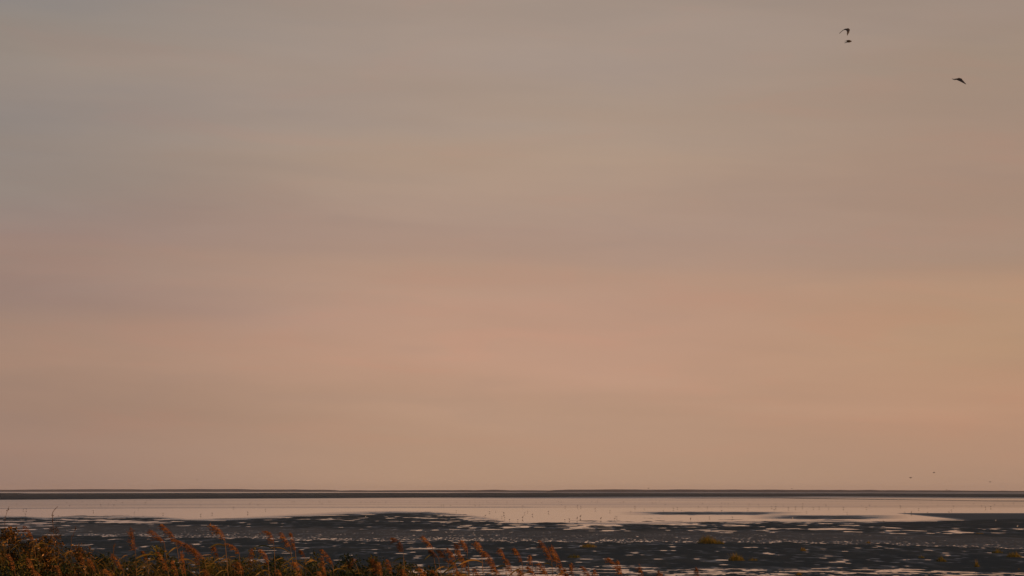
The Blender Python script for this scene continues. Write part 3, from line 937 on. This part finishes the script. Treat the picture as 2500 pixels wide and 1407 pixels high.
# ------------------------------------------------------------------ birds
bird_m, nb, p = material("bird_plumage")
g = nb.n('ShaderNodeTexCoord')
c = nb.ramp(nb.noise(g.outputs['Object'], 14.0, 3, 0.6), [(0.3, (0.018, 0.015, 0.013, 1)), (0.7, (0.040, 0.032, 0.026, 1))])
nb.l(c, p.inputs['Base Color']); p.inputs['Roughness'].default_value = 0.7
pale_m, nb, p = material("pale_plumage")
g = nb.n('ShaderNodeTexCoord')
c = nb.ramp(nb.noise(g.outputs['Object'], 9.0, 2, 0.5), [(0.3, (0.45, 0.44, 0.42, 1)), (0.7, (0.6, 0.58, 0.55, 1))])
nb.l(c, p.inputs['Base Color']); p.inputs['Roughness'].default_value = 0.7


def loft(rings, sides=8):
    """rings: (centre, side axis*radius, up axis*radius)"""
    vs, fs = [], []
    for (c_, a, b) in rings:
        for k_ in range(sides):
            t_ = 2 * math.pi * k_ / sides
            vs.append(c_ + a * math.cos(t_) + b * math.sin(t_))
    n = len(rings)
    for i in range(n - 1):
        for k_ in range(sides):
            fs.append((i * sides + k_, i * sides + (k_ + 1) % sides, (i + 1) * sides + (k_ + 1) % sides, (i + 1) * sides + k_))
    fs.append(tuple(range(sides))[::-1]); fs.append(tuple((n - 1) * sides + k_ for k_ in range(sides)))
    return vs, fs


def V(*a): return Vector(a)


def wader_mesh(name, H, mat, beak=0.05, crouch=0.0, sides=7):
    """standing shore bird facing +x, H tall"""
    vs, fs = [], []
    def add(q):
        k_ = len(vs); vs.extend(q[0]); fs.extend([tuple(i + k_ for i in f) for f in q[1]])
    k = H / 0.32
    yb, zu = V(0, 1, 0), V(0, 0, 1)
    body = [(-0.135, .155, .006, .004), (-0.10, .163, .018, .012), (-0.05, .172, .036, .036), (0.0, .180, .044, .050), (0.045, .192, .038, .046),
            (0.072, .214, .024, .030)]
    add(loft([(V(x, 0, z) * k, yb * a * k, zu * b * k) for x, z, a, b in body], sides))
    neck = [(0.060, .20, .024), (0.078, .235 - crouch, .017), (0.084, .268 - crouch, .015), (0.088, .288 - crouch, .020), (0.098, .300 - crouch, .019), (0.112, .300 - crouch, .011)]
    add(loft([(V(x, 0, z) * k, yb * r_ * k, V(0.5, 0, 0.9).normalized() * r_ * k) for x, z, r_ in neck], sides))
    add(loft([(V(0.108, 0, .300 - crouch) * k, yb * .006 * k, zu * .006 * k), (V(0.115 + beak, 0, .290 - crouch) * k, yb * .002 * k, zu * .002 * k)], 4))
    for s_ in (-1, 1):
        add(loft([(V(-0.01, s_ * .016, .145) * k, V(.010, 0, 0) * k, yb * .009 * k), (V(-0.002, s_ * .017, .085) * k, V(.005, 0, 0) * k, yb * .005 * k),
                  (V(0.006, s_ * .018, -0.01) * k, V(.004, 0, 0) * k, yb * .004 * k), (V(0.03, s_ * .020, -0.012) * k, zu * .003 * k, yb * .008 * k)], 5))
    return vs, fs


proto = []
for (H, bk, cr) in ((0.34, 0.06, 0.0), (0.30, 0.04, 0.05), (0.40, 0.09, -0.01)):
    vs_, fs_ = wader_mesh("b", H, bird_m, bk, cr)
    me = bpy.data.meshes.new("wading_bird"); me.from_pydata([tuple(v) for v in vs_], [], fs_)
    me.polygons.foreach_set("use_smooth", [True] * len(me.polygons)); me.materials.append(bird_m); me.update()
    proto.append(me)
vs_, fs_ = wader_mesh("g", 0.34, pale_m, 0.03, 0.03)
gull_me = bpy.data.meshes.new("gull"); gull_me.from_pydata([tuple(v) for v in vs_], [], fs_)
gull_me.polygons.foreach_set("use_smooth", [True] * len(gull_me.polygons)); gull_me.materials.append(pale_m); gull_me.update()

BIRDS = """40,1230 163,1228 170,1234 201,1223 212,1231 220,1222 232,1222 270,1223 284,1223 265,1230 278,1233 329,1223 358,1223
368,1220 338,1242 328,1251 228,1248 62,1256 64,1244 57,1244 143,1260 398,1254 299,1227 355,1228 246,1233 442,1229 489,1225 490,1233 490,1257 518,1254
605,1252 610,1230 614,1226 630,1232 713,1226 718,1225 780,1225 786,1229 802,1225 806,1225 570,1239 544,1226 648,1244 881,1226 892,1226
896,1226 905,1226 910,1225 916,1226 925,1226 942,1226 1001,1225 1047,1226 1078,1234 1083,1234 1100,1234 1115,1226 1147,1226 1160,1226
1170,1226 1188,1225 1192,1226 1208,1226 1214,1226 1238,1227 1254,1222 1160,1235 1170,1234 1114,1247 1210,1248 1230,1254 1225,1262
1232,1265 1244,1270 1195,1250 1185,1260 1276,1236 1281,1253 1288,1249 1300,1257 1309,1226 1322,1227 1339,1250 1360,1225 1364,1225 1370,1226
1371,1232 1380,1237 1410,1236 1418,1237 1445,1225 1454,1225 1459,1226 1453,1243 1489,1248 1502,1261 1506,1263 1500,1267
1390,1269 1379,1270 1264,1270 1276,1265 1515,1227 1522,1226 1540,1249 1550,1238 1573,1243 1593,1228 1600,1226 1611,1224 1620,1248 1624,1232
1644,1242 1654,1240 1664,1247 1705,1237 1715,1229 1727,1238 1732,1263 1762,1248 1762,1229 1770,1229 1778,1229 1792,1227 1760,1236 1788,1264
1829,1231 1826,1242 1852,1233 1884,1238 1892,1230 1894,1238 1890,1245 1912,1234 1925,1241 1942,1239 1959,1238 1960,1231 1969,1250
1986,1240 2000,1239 2016,1231 2023,1241 2017,1235 2048,1230 2059,1240 2068,1252 2103,1235 2115,1240 2123,1234 2138,1236
2198,1236 2225,1249 2225,1253 2209,1251 2243,1242 2246,1228 2265,1252 2264,1237 2290,1233 2317,1252 2323,1246 2328,1236 2324,1229 2377,1230
2396,1235 2406,1239 2419,1238 2449,1232 2428,1232 2475,1229 2158,1275"""
ROWS = ((1231.5, "in farthest line"), (1244.5, "midway across water"), (1300, "near the mud"))
COLS = ((110, "above the orange corner shrub"), (240, "above the tall dead stalk"), (360, "above the upright narrow reed plume"),
        (500, "above the feathery reed pair"), (660, "above the hooked short reed plume"), (840, "above the crossed reed pair"),
        (1000, "above the dark hooked reed plume"), (1125, "right of the dark hooked plume"), (1205, "above the fat orange reed plume"),
        (1330, "above the short stubby reed plume"), (1420, "above the biggest reed plume"), (1530, "above the long thin reed plume"),
        (1640, "above the rightmost reeds"), (1750, "above the biggest grass tuft"), (1850, "above the upright orange-green tuft"),
        (1950, "above the lone orange tuft"), (2050, "straight below the paired flying birds"), (2180, "left of the dark right-hand mud"),
        (2300, "at the right-hand mud's tip"), (2410, "straight below the lone flying bird"), (2600, "beside the right edge"))
cells = {}
for s_ in BIRDS.split():
    x, y = map(float, s_.split(','))
    rl = next(t_ for v, t_ in ROWS if y < v)
    cl = next(t_ for v, t_ in COLS if x < v)
    cells.setdefault((rl, cl), []).append((x, y))
ORD = ("leftmost", "second from left", "third from left", "fourth from left", "fifth from left", "sixth from left", "seventh from left", "eighth from left", "ninth from left")
flock = []
for (rl, cl), lst in cells.items():
    lst.sort()
    for i, (x, y) in enumerate(lst):
        w_ = "" if len(lst) == 1 else ("rightmost" if i == len(lst) - 1 else ORD[i])
        if len(lst) == 2: w_ = ("left one", "right one")[i]
        flock.append((x, y, "tiny dark wader " + (w_ + " " if w_ else "") + rl + " " + cl))
for (x, y, lab) in flock:
    q = ground_at(x, y + 2.0)
    o = bpy.data.objects.new("wading_bird", random.choice(proto))
    COL.objects.link(o)
    o.location = (q.x, q.y, 0.0)
    o.rotation_euler = (0, 0, random.choice((0, math.pi)) + random.uniform(-0.7, 0.7))
    sc_ = random.uniform(0.8, 1.15) + max(0.0, (1262 - y)) / 55 * 0.55
    o.scale = (sc_, sc_, sc_)
    tag(o, lab, "bird", "wading birds standing in the shallow water")
for (x, y, s_, lab) in ((1417, 1263, 1.35, "tall dark wading bird upright in pale water above the biggest reed plume"),
                        (1467, 1268, 0, ""), (1409, 1268, 1.3, "tall dark wading bird at a dark streak of mud, right of centre"),
                        (1686, 1270, 1.3, "dark wading bird on the near shore below the left dark blue bar"),
                        (1507, 1262, 0, "")):
    if not s_: continue
    q = ground_at(x, y + 2)
    o = bpy.data.objects.new("wading_bird", proto[2]); COL.objects.link(o)
    o.location = (q.x, q.y, 0); o.scale = (s_,) * 3; o.rotation_euler = (0, 0, random.uniform(0.6, 1.2))
    tag(o, lab, "bird", "wading birds standing in the shallow water")
for (x, y, lab) in ((1467, 1267, "large wading bird beside the small dark mud streak, centre of the near shore"),):
    q = ground_at(x, y + 3)
    o = bpy.data.objects.new("wading_bird", proto[0]); COL.objects.link(o)
    o.location = (q.x, q.y, 0); o.scale = (1.45,) * 3; o.rotation_euler = (0, 0, 0.9)
    tag(o, lab, "bird", "wading birds standing in the shallow water")
for (x, y, lab) in ((893, 1263, "pale gull sitting on dark mud left of the centre"), (947, 1251, "pale gull at the water's edge left of the centre"),
                    (1935, 1267, "pale gull on the lower dark blue bar of wet mud"), (2431, 1273, "pale gull on the dark mud near the right edge, farther one"),
                    (2484, 1288, "pale gull on the dark mud near the right edge, nearer one")):
    q = ground_at(x, y + 1)
    o = bpy.data.objects.new("gull", gull_me); COL.objects.link(o)
    o.location = (q.x, q.y, 0.02); o.rotation_euler = (0, 0, random.uniform(0, 3))
    tag(o, lab, "bird", "pale gulls resting on the mud")


def flyer(px, py, dist, body, wings, label, rx=0.0, ry=0.0, rz=0.0, remesh=0.007, forked=False):
    """body: half length, radius; wings: list of polylines [(pt, chord)], metres, local frame x right, y away, z up"""
    q = at(px, py, dist)
    vs, fs = [], []
    def add(w):
        k_ = len(vs); vs.extend(w[0]); fs.extend([tuple(i + k_ for i in f) for f in w[1]])
    hl, r_, ax = body
    ax = ax.normalized()
    sd_ = ax.cross(V(0, 0, 1)).normalized(); up = sd_.cross(ax)
    prof = ((-1.0, .16), (-.75, .30), (-.45, .65), (-.1, 1.0), (.25, 1.0), (.5, .78), (.66, .56), (.76, .58), (.86, .48), (.93, .2), (1.08, .06))
    add(loft([(ax * hl * t_, sd_ * r_ * k_, up * r_ * k_ * (0.55 if t_ < -.6 else 1)) for t_, k_ in prof], 10))
    # tail fan
    if forked:
        for s_ in (-1, 1):
            add(loft([(ax * -hl * .7, ax * .02, sd_ * .006), (ax * -hl * 1.15 + up * s_ * .03, ax * .012, sd_ * .005), (ax * -hl * 1.5 + up * s_ * .055, ax * .004, sd_ * .004)], 6))
    else:
        add(loft([(ax * -hl * .7, sd_ * .016, up * .010), (ax * -hl * 1.1, sd_ * .030, up * .007), (ax * -hl * 1.35, sd_ * .032, up * .005)], 8))
    for w in wings:
        rings = []
        n = len(w)
        for i, (pt, ch) in enumerate(w):
            pt = Vector(pt)
            d = (Vector(w[min(i + 1, n - 1)][0]) - Vector(w[max(i - 1, 0)][0])).normalized()
            cr_ = ax + up * 0.75
            ca = (cr_ - d * cr_.dot(d)).normalized()
            ch = ch * 1.08
            nn = d.cross(ca).normalized()
            rings.append((pt - ca * ch * 0.2, ca * ch / 2, nn * max(0.009, ch * 0.12)))
        add(loft(rings, 8))
    o = mesh_obj("flying_bird", vs, fs, bird_m)
    o.location = q
    md = o.modifiers.new("fuse", 'REMESH'); md.mode = 'VOXEL'; md.voxel_size = remesh; md.use_smooth_shade = True
    tag(o, label, "bird")
    return o


# upper of the pair: wings swept down, one to the left and one straight below the body
flyer(2070, 72.5, 90, (0.095, 0.052, V(0.75, 0.5, -0.05)),
      [[((0.0, 0.02, 0.03), .13), ((-0.10, 0.10, 0.035), .11), ((-0.17, 0.16, 0.0), .085), ((-0.24, 0.20, -0.06), .07), ((-0.29, 0.23, -0.11), .035)],
       [((0.01, -0.02, 0.0), .13), ((0.02, -0.10, -0.06), .12), ((0.0, -0.15, -0.14), .09), ((-0.035, -0.18, -0.22), .05), ((-0.05, -0.20, -0.27), .015)]],
      "dark flying bird with both wings swept down, higher of the close pair")
flyer(2072, 101, 95, (0.125, 0.052, V(1, 0.15, -0.02)),
      [[((0.03, 0.02, 0.0), .12), ((0.0, 0.12, 0.01), .10), ((-0.06, 0.22, 0.0), .07), ((-0.12, 0.32, -0.01), .02)],
       [((0.03, -0.02, 0.0), .12), ((0.0, -0.12, 0.0), .10), ((-0.06, -0.22, -0.01), .07), ((-0.12, -0.32, -0.02), .02)]],
      "dark flying bird seen edge-on as a spindle, lower of the close pair")
flyer(2341, 194, 88, (0.130, 0.054, V(1, 0.2, 0.02)),
      [[((0.02, -0.02, 0.01), .13), ((0.06, -0.10, -0.03), .12), ((0.11, -0.18, -0.10), .09), ((0.16, -0.25, -0.17), .055), ((0.21, -0.30, -0.235), .015)],
       [((0.02, 0.02, 0.02), .11), ((-0.06, 0.12, 0.04), .09), ((-0.13, 0.2, 0.035), .05), ((-0.20, 0.28, 0.07), .012)]],
      "lone dark flying bird far right, wing pointing down right, forked tail left", forked=True)
# distant birds low over the flats
for (x, y, dist, s_, lab) in ((2223, 1167, 300, 1.0, "darkest of the distant birds flying low above the right-hand horizon"),
                              (2280, 1154.5, 330, 1.0, "faint distant flying bird, highest one above the right-hand horizon"),
                              (2417, 1177, 330, .8, "faint distant flying bird nearest the right edge"),
                              (481, 1172, 330, .6, "lone speck of a bird flying above the left-hand horizon"),
                              (1583, 1192.5, 420, .9, "distant bird skimming just above the horizon right of the centre"),
                              (1933, 1193.5, 420, .7, "distant bird just above the horizon below the pair of flying birds"),
                              (2311, 1196.5, 430, .8, "distant flapping bird touching the right-hand horizon, left one of two"),
                              (2318, 1197.5, 430, .7, "distant flapping bird touching the right-hand horizon, right one of two")):
    flyer(x, y, dist, (0.14 * s_, 0.05 * s_, V(1, 0.3, 0)),
          [[((0.0, 0.02, 0.02), .14 * s_), ((-0.02, 0.12 * s_, 0.07 * s_), .11 * s_), ((-0.12 * s_, 0.3 * s_, 0.02), .03)],
           [((0.0, -0.02, 0.02), .14 * s_), ((0.05, -0.12 * s_, 0.07 * s_), .11 * s_), ((0.12 * s_, -0.3 * s_, 0.0), .03)]], lab, remesh=0.014)


# ------------------------------------------------------------------ the damp evening air over the flats
hz, nb, p = material("haze")
hz.node_tree.nodes.remove(p)
pv = nb.n('ShaderNodeVolumePrincipled')
pv.inputs['Color'].default_value = (0.92, 0.90, 0.90, 1)
pv.inputs['Density'].default_value = 0.000033
pv.inputs['Anisotropy'].default_value = 0.0
nb.l(pv.outputs[0], hz.node_tree.nodes['Material Output'].inputs['Volume'])
x0, x1, y0, y1, z0, z1 = -15000, 15000, -200, 17500, -1.4, 30
vs_ = [(x, y, z) for x in (x0, x1) for y in (y0, y1) for z in (z0, z1)]
o = mesh_obj("haze", vs_, [(0, 1, 3, 2), (4, 6, 7, 5), (0, 4, 5, 1), (2, 3, 7, 6), (0, 2, 6, 4), (1, 5, 7, 3)], hz, smooth=False)
tag(o, "thin evening haze over the tidal flat", kind="stuff")
